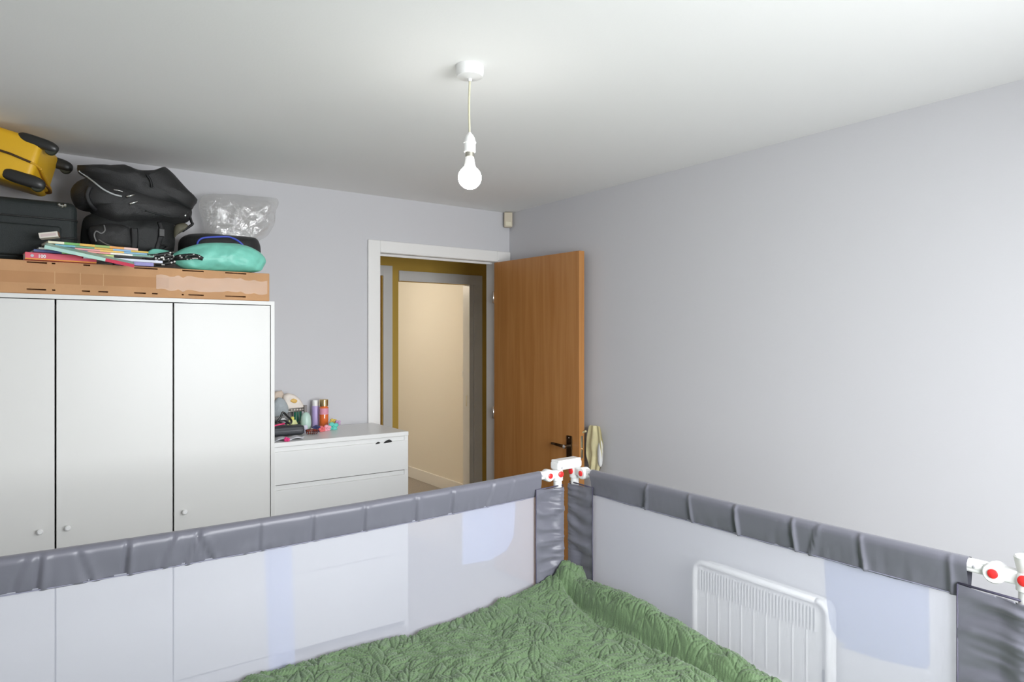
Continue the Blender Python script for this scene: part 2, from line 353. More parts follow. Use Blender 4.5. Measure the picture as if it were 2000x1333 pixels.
# ------------------------------------------------------------ yellow suitcase
def ysuit():
    e = thing('suitcase', (-2.650, -.455, 2.245), 'bright yellow suitcase with black wheels on top of the pile', 'suitcase', rot=(0, math.radians(15), math.radians(-14)))
    L0, tz, dp = .42, .098, .27
    bm = bmesh.new(); abox(bm, -L0, 0, 0, dp, -tz, tz, .022, None, 4)
    for v in bm.verts:                                # swell the front and the end a little
        fz = 1-(v.co.z/tz)**2
        if v.co.x > -.03: v.co.x += .016*fz
        if v.co.y < .03: v.co.y -= .008*fz
    s = from_bm('shell', bm, YEL, e, True); sharpen(s, .9)
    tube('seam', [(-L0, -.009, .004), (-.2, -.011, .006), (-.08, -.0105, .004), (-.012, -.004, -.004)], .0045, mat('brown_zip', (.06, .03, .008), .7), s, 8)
    tube('side_zip', smoothpts([(-.012, -.004, -.004), (.012, .03, -.01), (.017, .1, -.03), (.017, .2, -.05), (.012, .26, -.06)], 6), .006, YELD, s, 8)
    for k in range(7): box('zip_pull', .012, .022, .03+.02*k, .038+.02*k, -.018-.004*k, -.008-.004*k, YELD, s, .003)
    tube('grab_handle', smoothpts([(.012, .10, -.055), (.03, .13, -.062), (.03, .19, -.072), (.012, .22, -.078)], 6), .008, mat('brown_handle', (.22, .10, .02), .5), s, 8, .5)
    def pod(x0, x1, y, z, r):
        bm = bmesh.new(); bmesh.ops.create_uvsphere(bm, u_segments=20, v_segments=12, radius=1)
        for v in bm.verts:
            sgn = 1 if v.co.x > 0 else -1
            v.co = Vector(((x0+x1)/2+sgn*abs(v.co.x)**.55*(x1-x0)/2, y+v.co.y*r*.9, z+(1 if v.co.z > 0 else -1)*abs(v.co.z)**.7*r-((v.co.x*.5+.5)**2)*.008))
        o = from_bm('wheel_housing', bm, WHEEL, e, True)
        lathe('wheel', [(.004, -.009), (.019, -.009), (.022, -.004), (.022, .004), (.019, .009), (.004, .009)], mat('wheel_tread', (.04, .045, .03), .5), o, (x1-.026, y, z-.016), 18, (0, 1, 0))
    pod(-.085, .062, .012, tz-.012, .022); pod(-.095, .058, .010, -tz+.026, .026); pod(-.06, .066, dp-.01, tz-.03, .024)
ysuit()
# ------------------------------------------------------------ backpack
e = thing('backpack', (-2.27, -.3, BZ1), 'large black backpack with silver zip pulls and hanging straps', 'backpack')
Y = -.335
low = puff('lower_compartment', pxo([(160, 440), (175, 418), (230, 410), (300, 415), (338, 430), (343, 470), (338, 500), (325, 514), (250, 510), (185, 505), (160, 498)], Y), Y+.02, .10, .14, BLK, e, wr=.010, ws=16, seed=1, zmin=BZ1+.001)
mid = puff('main_compartment', pxo([(138, 372), (158, 350), (205, 345), (290, 365), (365, 400), (376, 420), (360, 436), (300, 440), (250, 442), (214, 440), (188, 425), (170, 405), (148, 402)], Y-.02), Y, .105, .16, BLK2, e, wr=.010, ws=14, seed=2)
lid = puff('top_lid', pxo([(151, 324), (156, 323), (200, 322), (212, 323), (240, 322), (258, 330), (275, 334), (300, 334), (314, 329), (323, 327), (332, 334), (350, 352), (370, 375), (386, 391), (380, 402), (372, 412), (352, 407), (300, 404), (268, 398), (240, 388), (215, 378), (190, 362), (165, 342), (152, 335)], Y-.03), Y-.025, .085, .15, BLK2, e, wr=.011, ws=13, n=2, seed=3)
yy = Y-.085
def pp(L, y): return [at(a, b, 1, y) for a, b in L]
def front_of(o, L, pad=.003):            # lay a pixel path on the front of a soft body
    from mathutils.bvhtree import BVHTree
    V_ = []; P_ = []
    for q in (o if isinstance(o, list) else [o]):
        n0 = len(V_); V_ += [v.co.copy() for v in q.data.vertices]; P_ += [tuple(i+n0 for i in p.vertices) for p in q.data.polygons]
    bt = BVHTree.FromPolygons(V_, P_); out = []
    for a, b in L:
        d = ray(a, b).normalized(); h = bt.ray_cast(CAM, d)
        out.append((h[0]-d*pad) if h[0] else at(a, b, 1, out[-1].y if out else -.45))
    return out
PK_ALL = [lid, mid, low]
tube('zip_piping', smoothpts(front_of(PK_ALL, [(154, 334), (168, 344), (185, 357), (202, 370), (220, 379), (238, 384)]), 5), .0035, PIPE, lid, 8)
for (a, b, c, d) in ((247, 385, 262, 381), (253, 399, 268, 394)):
    tube('zip_pull', front_of(PK_ALL, [(a, b), ((a+c)/2, (b+d)/2), (c, d)], .007), .0095, SILV, lid, 8, .5)
tube('zip_pull', front_of(PK_ALL, [(222, 371), (231, 372), (240, 375)], .004), .0028, SILV, lid, 8)
tube('strap', smoothpts(front_of(PK_ALL, [(287, 342), (294, 352), (297, 366)], .004), 5), .012, STRAP, lid, 8, .4)
tube('carry_handle', smoothpts(front_of(PK_ALL, [(176, 365), (170, 380), (176, 398), (188, 411)], .008), 6), .009, STRAP, mid, 8, .6)
tube('piping', smoothpts(front_of(PK_ALL, [(284, 412), (300, 416), (330, 423), (352, 424)], .003), 5), .0035, BLK, mid, 8)
pk = puff('side_pocket', pxo([(172, 450), (185, 440), (215, 436), (250, 440), (262, 450), (262, 482), (245, 490), (205, 488), (180, 478)], Y-.06), Y-.05, .045, .06, BLK2, e, wr=.004, ws=20, seed=4)
tube('pocket_line', smoothpts(front_of(PK_ALL+[pk], [(203, 440), (205, 450), (198, 456), (188, 452), (184, 460), (188, 472)], .004), 5), .003, mat('grey_line', (.2, .2, .2), .5), pk, 8)  # thin grey line curving over the pocket front
tube('pocket_trim', smoothpts(front_of(PK_ALL+[pk], [(192, 468), (205, 476), (222, 482), (240, 484)], .003), 5), .003, mat('grey_trim', (.13, .12, .11), .5), pk, 8)
tube('strap', smoothpts(front_of(PK_ALL, [(262, 446), (263, 465), (262, 485)], .005), 5), .014, STRAP, low, 8, .35)
st = tube('strap', smoothpts(front_of(PK_ALL, [(312, 434), (316, 450), (312, 468), (306, 488)], .006), 5), .010, STRAP, low, 8, .4)
q = front_of(PK_ALL, [(316, 455)], .012)[0]
box('buckle', q.x-.012, q.x+.012, q.y-.006, q.y+.006, q.z-.018, q.z+.018, WHEEL, st, .003)
tube('strap_tail', smoothpts(front_of(PK_ALL, [(318, 462), (312, 476), (326, 482), (312, 490), (304, 494)], .006), 5), .008, STRAP, low, 8, .4)
st = tube('side_strap', smoothpts(pp([(360, 410), (370, 422), (374, 434), (376, 438), (368, 444), (356, 452)], Y-.02), 5), .013, STRAP, mid, 8, .45)
q = at(361, 421, 1, Y-.05); lathe('rivet', [(.006, 0), (.006, .003), (.003, .005)], SILV, st, q, 12, (0, -1, 0))
puff('lining_flap', pxo([(340, 442), (358, 437), (366, 443), (358, 452), (345, 460), (338, 466)], Y), Y-.02, .02, .02, KHAKI, mid, rings=5, wr=.003)
# ------------------------------------------------------------ black bag with blue piping
Y3 = -.27
bk = puff('pouch', pxo([(348, 512), (347, 490), (350, 470), (366, 459), (400, 457), (440, 460), (474, 463), (497, 466), (505, 475), (508, 490), (506, 512), (480, 520), (400, 518)], Y3), Y3, .11, .05, BLK2, None, wr=.006, ws=14, seed=6, zmin=BZ1+.001)
tag(bk, 'soft black bag with a blue piped edge behind the teal bag', 'bag'); bk.name = 'soft_bag'
tube('blue_piping', smoothpts(front_of(bk, [(385, 480), (387, 472), (394, 466), (405, 464), (425, 463), (445, 463), (458, 467), (468, 473), (475, 480)], .003), 4), .0045, BLUE, bk, 8)
# ------------------------------------------------------------ clear plastic bag
Y4 = -.11
PLAS = seethrough('clear_polythene', (.88, .88, .85), .74, .5, gloss=.15, bump=1.0, bscale=11)
pb = puff('plastic_bag', pxo([(388, 405), (392, 386), (405, 380), (440, 380), (480, 382), (515, 386), (538, 388), (543, 400), (538, 416), (536, 436), (524, 458), (516, 466), (500, 480), (490, 545), (420, 545), (405, 480), (398, 440)], Y4), Y4, .08, .085, PLAS, None, rings=16, wr=.016, ws=17, seed=8, zmin=BZ1+.001)
tag(pb, 'clear crumpled plastic bag resting behind the teal and black bags', 'plastic bag')
# ------------------------------------------------------------ teal drawstring bag
Y5 = -.47
e = thing('drawstring_bag', (-1.97, Y5, BZ1), 'teal drawstring bag with black and white cords', 'bag')
tb = puff('pouch', pxo([(328, 505), (345, 492), (368, 482), (395, 476), (430, 475), (465, 477), (492, 485), (511, 497), (518, 510), (514, 522), (505, 531), (478, 533), (450, 533), (420, 532), (390, 531), (360, 526), (340, 514)], Y5), Y5, .075, .07, TEAL, e, wr=.013, ws=17, seed=9, zmin=BZ1+.001, rings=16)
puff('neck', pxo([(286, 496), (298, 487), (318, 488), (338, 494), (340, 508), (320, 512), (296, 506)], Y5+.01), Y5+.01, .012, .02, TEAL, e, rings=5, wr=.004, ws=30)
def cordmat():
    m = bpy.data.materials.new('black_white_cord'); m.use_nodes = True; N = m.node_tree.nodes; L = m.node_tree.links
    tc = N.new('ShaderNodeTexCoord'); ck = N.new('ShaderNodeTexVoronoi'); ck.inputs['Scale'].default_value = 85
    r = N.new('ShaderNodeValToRGB'); r.color_ramp.elements[0].position = .28; r.color_ramp.elements[1].position = .34
    r.color_ramp.elements[0].color = (.75, .74, .7, 1); r.color_ramp.elements[1].color = (.012, .012, .012, 1)
    L.new(tc.outputs['Object'], ck.inputs['Vector']); L.new(ck.outputs['Distance'], r.inputs[0]); L.new(r.outputs[0], N['Principled BSDF'].inputs['Base Color']); return m
CM = cordmat()
for k, (p0, p1) in enumerate((((277, 502), (338, 493)), ((284, 506), (338, 499)), ((296, 510), (338, 505)), ((304, 516), (342, 511)))):
    a, b = at(*p0, 1, Y5-.035), at(*p1, 1, Y5-.05); mm = (a+b)/2+Vector((0, -.01, -.004))
    tube('cord', smoothpts([a, mm, b], 8), .0075, CM, e, 8)
tube('cord', smoothpts(front_of(tb, [(339, 504), (350, 501), (365, 499), (380, 499), (390, 502), (396, 506)], .004), 5), .0075, CM, e, 8)
tube('cord', smoothpts(front_of(tb, [(341, 507), (355, 506), (370, 505), (384, 504), (396, 507)], .004), 5), .006, CM, e, 8)
# ------------------------------------------------------------ books
PAGE = mat('paper_pages', (.78, .76, .72), .8)
def book(px, y, yaw, ln, dp, th, z, cols, label, tilt=0, pitch=0, pages=False, group='children\'s books on the cardboard box'):
    x = at(px, 500, 1, y).x
    e = thing('book', (x, y, z), label, 'book', group, rot=(math.radians(pitch), math.radians(tilt), math.radians(yaw)))
    c = [mat('book_%s' % ''.join('%02x' % v for v in k), lin(k), .4) for k in cols]
    ct = .0016
    box('page_block', .002, ln-.002, .003, dp-.002, ct, th-ct, PAGE, e)
    box('cover', 0, ln, 0, dp, 0, ct, c[0], e, .0004); box('cover', 0, ln, 0, dp, th-ct, th, c[0], e, .0004)
    n = len(cols); s = None
    for i in range(n):
        a, b = ln*i/n, ln*(i+1)/n
        s = box('spine', a, b, -.0012, .003, ct if pages and i % 2 else 0, th, c[i], e)
    return e, c
pinkb, _ = book(49, -.572, 5, .235, .10, .027, BZ1+.001, [(222, 62, 88)], 'pink book with 100 on its spine at the bottom of the pile')
box('spine_stripe', 0, .235, -.0018, -.001, 0, .005, mat('orange_stripe', lin((235, 150, 40)), .5), pinkb)
def text(s, size, m, parent, loc, rot):
    cu = bpy.data.curves.new('t', 'FONT'); cu.body = s; cu.size = size; cu.extrude = .0003; cu.offset = .0006
    to = bpy.data.objects.new('t', cu); C.objects.link(to); dg = bpy.context.evaluated_depsgraph_get(); dg.update()
    me = bpy.data.meshes.new_from_object(to.evaluated_get(dg)); bpy.data.objects.remove(to); me.materials.clear(); me.materials.append(m)
    o = bpy.data.objects.new('spine_lettering', me); C.objects.link(o); o.parent = parent; o.location = loc; o.rotation_euler = rot; return o
PW = mat('print_white', (.9, .9, .9), .6)
text('100', .017, PW, pinkb, (.040, -.0022, .0085), (math.pi/2, 0, 0))
lathe('spine_emblem', [(.0001, 0), (.0055, 0), (.0055, .0006), (.0001, .0008)], mat('print_grey', (.5, .55, .6), .5), pinkb, (.022, -.0014, .0145), 14, (0, -1, 0))
book(228, -.570, 2, .135, .125, .014, BZ1+.001, [(118, 112, 178), (132, 126, 190)], 'purple thin book at the right end of the pile')
book(163, -.575, 3, .285, .125, .010, BZ1+.0165, [(226, 230, 240), (214, 220, 236)], 'white and pale blue thin book overhanging the purple one')
book(66, -.590, 8, .27, .135, .009, BZ1+.0295, [(38, 66, 128), (150, 205, 120), (190, 215, 120)], 'navy and lime green thin book low in the pile')
book(76, -.590, 6, .40, .13, .007, BZ1+.040, [(235, 232, 225), (92, 100, 160), (232, 150, 140), (240, 236, 228), (110, 160, 140)], 'thin book with white, blue and coral edge bands')
book(95, -.588, 7, .345, .13, .007, BZ1+.0485, [(60, 70, 90), (228, 150, 150), (236, 190, 80), (120, 170, 200)], 'thin book with dark, coral and yellow edge bands')
book(108, -.586, 8, .33, .13, .007, BZ1+.057, [(90, 170, 190), (90, 150, 110), (220, 170, 50), (130, 180, 220), (214, 180, 60)], 'thin book with teal, green and amber edge bands')
book(94, -.590, 9, .315, .13, .009, BZ1+.0655, [(226, 222, 190), (96, 170, 70), (222, 170, 40), (140, 170, 80), (226, 150, 50), (236, 196, 184)], 'topmost thin book with cream, green and yellow edge')
mg, _ = book(86, -.664, -2, .30, .085, .013, 1.882, [(176, 218, 206), (186, 224, 208), (205, 42, 76)], 'pale mint magazine with a red end drooping over the box edge', tilt=10.5, pitch=13)
e = thing('small_carton', (at(77, 478, 1, -.56).x, -.575, BZ1+.083), 'small white carton tilted on top of the book pile', 'carton', rot=(0, math.radians(-11), math.radians(-8)))
box('carton_body', 0, .062, 0, .05, 0, .021, mat('white_card', (.74, .69, .62), .6), e, .001)
box('printed_panel', .006, .056, -.0008, 0, .005, .015, mat('faded_print', (.62, .50, .48), .6), e)
box('end_flap', .062, .064, .002, .048, .001, .02, mat('brown_card', (.2, .1, .06), .7), e)

# ------------------------------------------------------------ things on the chest of drawers
Tz = DZ+.0005
def base_at(px, y): q = at(px, 840, 1, y); return q.x
def bottle(name, px, y, prof_list, label, cat, seg=24):
    x = base_at(px, y); e = thing(name, (x, y, Tz), label, cat)
    for n, prof, m in prof_list: lathe(n, prof, m, e, (x, y, Tz), seg)
    return e, x
bottle('spray_can', 616, -.055, [('can', [(.019, 0), (.020, .003), (.020, .118), (.018, .123)], mat('lavender_can', lin((190, 172, 222)), .35)), ('cap', [(.0175, .123), (.0175, .148), (.015, .155)], WHITEP)], 'lavender spray can with a white cap', 'can')
e, x = bottle('mist_bottle', 632.5, -.10, [('bottle', [(.023, 0), (.025, .004), (.025, .115), (.018, .124)], mat('orange_liquid', lin((226, 110, 50)), .15, coat=.5)), ('gold_cap', [(.024, .124), (.024, .158), (.021, .161)], mat('gold', (.72, .55, .28), .18, metal=1)), ('label', [(.0254, .078), (.0254, .112)], mat('pink_label', lin((222, 150, 170)), .5))], 'orange body mist bottle with a gold cap', 'bottle')
bottle('lotion_bottle', 597.5, -.150, [('bottle', [(.024, 0), (.027, .006), (.028, .05), (.025, .078), (.016, .096), (.005, .101)], mat('mint_plastic', lin((188, 216, 204)), .3))], 'pale mint rounded lotion bottle', 'bottle')
bottle('sample_tube', 596.5, -.215, [('tube', [(.013, 0), (.014, .004), (.011, .035), (.006, .040)], mat('white_lilac', lin((225, 222, 240)), .35))], 'little white tube standing by the black case', 'tube')
e, x = bottle('squeeze_bottle', 571, -.160, [('bottle', [(.024, 0), (.027, .005), (.027, .045), (.018, .066)], mat('lemon_plastic', lin((222, 226, 160)), .35)), ('cap', [(.009, .066), (.010, .078), (.004, .083)], mat('lemon_cap', lin((228, 220, 110)), .4))], 'pale lemon squeeze bottle beside the mint bottle', 'bottle')
bottle('green_jar', 581, -.05, [('jar', [(.020, 0), (.022, .004), (.022, .10), (.016, .106)], mat('teal_green_plastic', lin((64, 150, 122)), .35))], 'teal green jar against the wall behind the bottles', 'jar')
# wire basket
bx0, bx1, by0, by1, bz1 = base_at(533, -.10), base_at(594, -.10), -.108, -.025, Tz+.12
e = thing('wire_basket', ((bx0+bx1)/2, -.09, Tz), 'chrome wire basket holding packets against the wall', 'basket')
WIRE = mat('grey_wire', (.33, .31, .29), .35, metal=.8)
for zz_ in (.004, .045, .105, bz1-Tz): tube('rim', [(bx0, by0, Tz+zz_), (bx1, by0, Tz+zz_), (bx1, by1, Tz+zz_), (bx0, by1, Tz+zz_), (bx0, by0, Tz+zz_)], .0028, WIRE, e, 8)
for k in range(12):
    x = bx0+(bx1-bx0)*k/11; tube('wire', [(x, by0, Tz+.003), (x, by0, bz1)], .0016, WIRE, e, 6)
    tube('wire', [(x, by1, Tz+.003), (x, by1, bz1)], .0016, WIRE, e, 6)
for y in (by0, by1): box('corner_post', bx1-.004, bx1+.012, y-.007, y+.007, Tz, bz1+.015, mat('post_grey', (.2, .18, .17), .4), e, .002)
def blob(name, px, y, m, label, cat, df=.02, seed=0, wr=.006, rings=7, db=None, p=2.4, n=3):
    o = puff(name, pxo(px, y), y, df, df if db is None else db, m, None, rings, p, wr, 30, n, seed); return tag(o, label, cat)
blob('wipes_packet', [(556, 800), (551, 784), (553, 772), (562, 768), (574, 771), (586, 781), (595, 796), (590, 803), (572, 806)], -.075, mat('cream_packet', lin((226, 216, 206)), .5, var=.08, vscale=30), 'cream wipes packet sticking out of the wire basket', 'packet', .026, 11, .005, 8, None, 9, 1)
o = blob('packet_label', [(567, 784), (573, 779), (581, 783), (576, 788)], -.102, mat('amber_print', lin((222, 178, 92)), .5), 'amber patch on the cream packet', 'label', .004, 12, .001, 4)
o.parent = bpy.data.objects['wipes_packet']; del o['label']; del o['category']; o.name = 'printed_patch'
blob('grey_pouch', [(530, 815), (534, 790), (544, 777), (556, 782), (563, 797), (560, 810)], -.10, mat('grey_blue_cloth', lin((165, 172, 176)), .6, bump=.3, bscale=60), 'grey blue cloth pouch sitting in the wire basket', 'pouch', .025, 13)
blob('tissue_pack', [(532, 785), (536, 766), (550, 763), (554, 770), (549, 783)], -.055, mat('tan_packet', lin((205, 188, 172)), .6), 'small tan packet at the back of the wire basket', 'packet', .016, 14, .003, 6, None, 8, 1)
# black case
x0 = base_at(528, -.27); x1 = base_at(590.5, -.27)
e = thing('glasses_case', ((x0+x1)/2, -.27, Tz), 'dark grey zip case lying in front of the bottles', 'case')
cb = box('case_body', x0, x1, -.31, -.235, Tz+.004, Tz+.052, mat('dark_grey_case', (.030, .033, .04), .45, bump=.2, bscale=300), e, .014, 4)
tube('zip', [(x0+.01, -.311, Tz+.028), (x1-.013, -.311, Tz+.028), (x1+.0005, -.298, Tz+.028), (x1+.0005, -.245, Tz+.028)], .0022, mat('grey_zip', (.2, .2, .22), .4), cb, 6)
# black sunglasses with pink temple on the case
e = thing('sunglasses', (base_at(556, -.27), -.27, Tz+.053), 'black sunglasses with pink arms folded on the grey case', 'sunglasses')
GL = mat('black_gloss', (.012, .012, .012), .15); PK = mat('hot_pink', lin((228, 50, 110)), .35)
tube('frame', smoothpts(pp([(538, 827), (548, 816), (552, 806), (560, 812), (569, 822), (566, 828), (556, 822), (546, 824)], -.275), 4), .0055, GL, e, 8)
tube('bridge', smoothpts(pp([(538, 822), (548, 826), (560, 828)], -.285), 4), .004, GL, e, 8)
puff('lens', pxo([(548, 820), (556, 818), (562, 826), (556, 830), (549, 828)], -.268), -.268, .003, .003, mat('white_lens', (.8, .8, .8), .1), e, rings=4, wr=0)
tube('temple', smoothpts(pp([(534, 833), (545, 830), (556, 828)], -.295), 4), .004, PK, e, 8)
# hair things
def bow(name, px, py, y, s, m, label, cat='hair clip', n=4, seed=0):
    q = at(px, py, 1, y); q.z = max(q.z, Tz+s*.55); e = thing(name, (q.x, q.y, Tz), label, cat); r = random.Random(seed)
    for k in range(n):
        a = 2*math.pi*k/n+.5; c = (q.x+math.cos(a)*s*.55, q.z+math.sin(a)*s*.45)
        puff('petal', [(c[0]+math.cos(t)*s*.5, c[1]+math.sin(t)*s*.38) for t in [i*math.pi/4 for i in range(8)]], q.y+r.uniform(-.006, .006), .008, .008, m, e, 4, wr=.002, n=2, zmin=Tz)
    lathe('knot', [(.0001, -s*.22), (s*.16, -s*.15), (s*.22, 0), (s*.16, s*.15), (.0001, s*.22)], m, e, (q.x, q.y-.009, q.z), 12); return e
bow('scrunchie', 618, 839, -.215, .026, mat('navy_velvet', lin((30, 38, 92)), .7, sheen=.4), 'navy blue scrunchie beside the spray can', 'scrunchie', 6, 1)
bow('flower_clip', 629, 840, -.225, .022, mat('coral_fabric', lin((228, 110, 112)), .6), 'coral red flower hair clip next to the navy scrunchie', n=5, seed=2)
bow('flower_clip', 638.5, 837, -.215, .024, mat('pink_fabric', lin((240, 170, 185)), .6), 'pale pink flower hair clip in front of the orange bottle', n=5, seed=3)
bow('bow_clip', 650, 835, -.19, .032, mat('turquoise_ribbon', lin((100, 205, 190)), .5), 'turquoise ribbon bow on the chest of drawers', n=4, seed=4)
bow('bow_clip', 651, 824, -.15, .022, mat('mustard_ribbon', lin((222, 195, 95)), .5), 'mustard yellow bow behind the turquoise one', n=4, seed=5)
bow('bow_clip', 660, 826, -.17, .018, mat('lilac_ribbon', lin((200, 160, 200)), .5), 'small lilac bow beside the turquoise one', n=4, seed=6)
# claw clip
qx = base_at(609, -.30); e = thing('claw_clip', (qx, -.30, Tz), 'brown tortoiseshell claw hair clip', 'hair clip')
TS = mat('tortoiseshell', lin((112, 42, 28)), .2, var=.5, vscale=60)
for s_ in (-1, 1):
    j = tube('jaw', smoothpts([(qx-.028, -.30+s_*.004, Tz+.020), (qx, -.30+s_*.012, Tz+.024), (qx+.028, -.30+s_*.004, Tz+.018)], 4), .006, TS, e, 8)
    for k in range(5): tube('tooth', smoothpts([(qx-.022+.011*k, -.30+s_*.010, Tz+.022), (qx-.022+.011*k, -.30+s_*.018, Tz+.012), (qx-.022+.011*k, -.30+s_*.008, Tz+.003)], 3), .0028, TS, j, 6)
tube('spring', [(qx-.006, -.30, Tz+.026), (qx+.006, -.30, Tz+.026)], .006, SILV, e, 8)
# leaflet with pink blob
V = []; Fc = []; xa, xb = base_at(530, -.40), base_at(585, -.40)
for i in range(12):
    for k in range(5):
        x = xa+(xb-xa)*i/11; V.append((x+.01*k, -.455+.10*k/4, Tz+.001+.010*abs(math.sin(i*.55+k*.2))))
for i in range(11):
    for k in range(4): Fc.append((i*5+k, (i+1)*5+k, (i+1)*5+k+1, i*5+k+1))
lf = mesh('leaflet', V, Fc, mat('leaflet_paper', (.72, .73, .78), .6), None, True)
so = lf.modifiers.new('thickness', 'SOLIDIFY'); so.thickness = .0008; so.offset = 1
tag(lf, 'crumpled white leaflet at the front edge of the chest', 'paper')
q = at(560, 861, 1, -.462); bow('bobble', 560, 860, -.463, .015, mat('magenta', lin((225, 60, 130)), .5), 'tiny bright pink hair bobble on the leaflet', 'hair bobble', 5, 8)

# ------------------------------------------------------------ pendant light
px_, py_ = -1.541, -1.947
e = thing('pendant_light', (px_, py_, H), 'bare lit bulb hanging from a white ceiling rose', 'pendant light')
lathe('ceiling_rose', [(.044, 0), (.044, -.022), (.040, -.034), (.02, -.038), (.007, -.04), (.006, -.048)], WHITEP, e, (px_, py_, H), 32)
tube('cord', smoothpts([(px_, py_, H-.045), (px_-.002, py_+.001, H-.13), (px_, py_, 2.18)], 5), .0032, CORDM, e, 8)
hd = lathe('lamp_holder', [(.004, 2.192), (.006, 2.188), (.011, 2.183), (.0165, 2.173), (.0185, 2.162), (.0205, 2.161), (.0205, 2.157), (.0185, 2.156), (.0185, 2.130), (.016, 2.128)], WHITEP, e, (px_, py_, 0), 24)
lathe('bayonet_collar', [(.0145, 2.129), (.0145, 2.114), (.013, 2.113)], mat('dull_metal', (.5, .48, .42), .4, metal=1), hd, (px_, py_, 0), 20)
neck = lathe('bulb_neck', [(.0135, 2.114), (.0155, 2.100), (.0175, 2.088), (.0195, 2.081)], WHITEP, e, (px_, py_, 0), 24)
lathe('bulb_globe', [(.0195, 2.0815)]+[(.0365*math.sin(a), 2.049+.0365*math.cos(a)) for a in [.62+i*.157 for i in range(16)]]+[(.0005, 2.0125)], BULB, e, (px_, py_, 0), 28)
# ------------------------------------------------------------ motion sensor
e = thing('motion_sensor', (-.04, -.04, 2.29), 'small beige motion sensor in the upper corner of the room', 'sensor')
bm = bmesh.new(); abox(bm, -.028, .028, -.018, .018, 0, .10, .005, Matrix.Translation((-.036, -.036, 2.296)) @ Matrix.Rotation(math.radians(-30), 4, 'Z'))
sb = from_bm('housing', bm, BEIGE, e)
bm = bmesh.new(); abox(bm, -.022, .022, -.024, -.015, .006, .038, .004, Matrix.Translation((-.036, -.036, 2.296)) @ Matrix.Rotation(math.radians(-30), 4, 'Z'))
from_bm('lens_window', bm, mat('lens_cream', (.72, .66, .5), .3), sb)
# ------------------------------------------------------------ bag hanging behind the door
CRM = mat('cream_cloth', lin((214, 204, 160)), .7, bump=.2, bscale=40, var=.12, vscale=14)
hb = thing('cloth_bag', (-.05, -.87, .8), 'cream cloth bag hanging off the handle behind the open door', 'bag')
def hang(nm, y0, y1, z0, z1, x, th, m, seed):
    V = []; Fc = []; ny, nz = 18, 22
    for s_ in (0, 1):
        for i in range(ny):
            for k in range(nz):
                t = k/(nz-1); u = i/(ny-1)
                wd = .35+.65*math.sin(math.pi*min(1, .12+t*.80))
                y = (y0+y1)/2+(u-.5)*(y1-y0)*wd; z = z0+(z1-z0)*(1-t)
                fold = math.sin(u*13+seed+t*2)*.007+noise.noise(Vector((u*5, t*4, seed)))*.008
                V.append((x+(fold+th*math.sin(math.pi*u))*(1 if s_ else -1)*.9 + (.0), y, z))
        o_ = s_*ny*nz
        for i in range(ny-1):
            for k in range(nz-1): Fc.append((o_+i*nz+k, o_+(i+1)*nz+k, o_+(i+1)*nz+k+1, o_+i*nz+k+1))
    return mesh(nm, V, Fc, m, hb, True)
hang('bag_body', -.835, -.965, .775, 1.045, -.045, .012, CRM, 1.0)
puff('white_tissue', [(-.05+.0, .0)]*0 or [(-.056, .83), (-.036, .83), (-.030, .93), (-.044, .97), (-.056, .93)], -.950, .010, .02, mat('white_cloth', (.72, .72, .70), .7), hb, rings=5, wr=.004)
tube('strap', smoothpts([(-.060, -.845, 1.01), (-.058, -.80, .99), (-.040, -.74, .935)], 5), .006, CRM, hb, 6)

# ------------------------------------------------------------ panel heater
HX = -.085; hy0, hy1, hz0, hz1 = -2.305, -1.645, .09, .483
e = thing('panel_heater', (-.04, (hy0+hy1)/2, .05), 'white wall mounted panel heater behind the mesh bed rail', 'heater')
pts = []; R_ = .05
for cy, cz, a0 in ((hy0+R_, hz1-R_, 90), (hy0+R_, hz0+R_, 180), (hy1-R_, hz0+R_, 270), (hy1-R_, hz1-R_, 0)):
    for k in range(7):
        a = math.radians(a0+15*k); pts.append((HX, cy+R_*math.cos(a), cz+R_*math.sin(a)))
hole = [(HX, hy0+.05, hz1-.125), (HX, hy1-.03, hz1-.125), (HX, hy1-.03, hz1-.035), (HX, hy0+.05, hz1-.035)]
bm = bmesh.new()
for loop in (pts, hole):
    lv = [bm.verts.new(p) for p in loop]
    for k in range(len(lv)): bm.edges.new((lv[k], lv[(k+1) % len(lv)]))
bmesh.ops.triangle_fill(bm, edges=bm.edges[:], use_beauty=True)
r = bmesh.ops.extrude_face_region(bm, geom=bm.faces[:]); bmesh.ops.translate(bm, vec=(.05, 0, 0), verts=[g for g in r['geom'] if isinstance(g, bmesh.types.BMVert)])
bf = bm.faces.new([bm.verts.new((HX+.052, p[1], p[2])) for p in pts]); r = bmesh.ops.extrude_face_region(bm, geom=[bf]); bmesh.ops.translate(bm, vec=(.008, 0, 0), verts=[g for g in r['geom'] if isinstance(g, bmesh.types.BMVert)])
hp = from_bm('panel', bm, HEAT, e)
tube('rim', [(p[0]-.002, p[1], p[2]) for p in pts+[pts[0]]], .013, HEAT, e, 10)
g = boxes('grille', [(HX-.006, HX-.0015, y, y+.005, hz1-.125, hz1-.035) for y in np.arange(hy0+.05, hy1-.035, .0155)], HEAT, hp); g['kind'] = 'stuff'
for y in np.arange(hy0+.09, hy1-.04, .062): box('flute', HX-.003, HX, y, y+.004, hz0+.03, hz1-.13, HEAT, hp)
boxes('bracket', [(-.025, -.001, hy0+.15, hy0+.19, .2, .4), (-.025, -.001, hy1-.19, hy1-.15, .2, .4)], HEAT, e)
box('control_box', HX, -.03, hy0-.004, hy0+.03, .12, .22, WHITEP, e, .004)

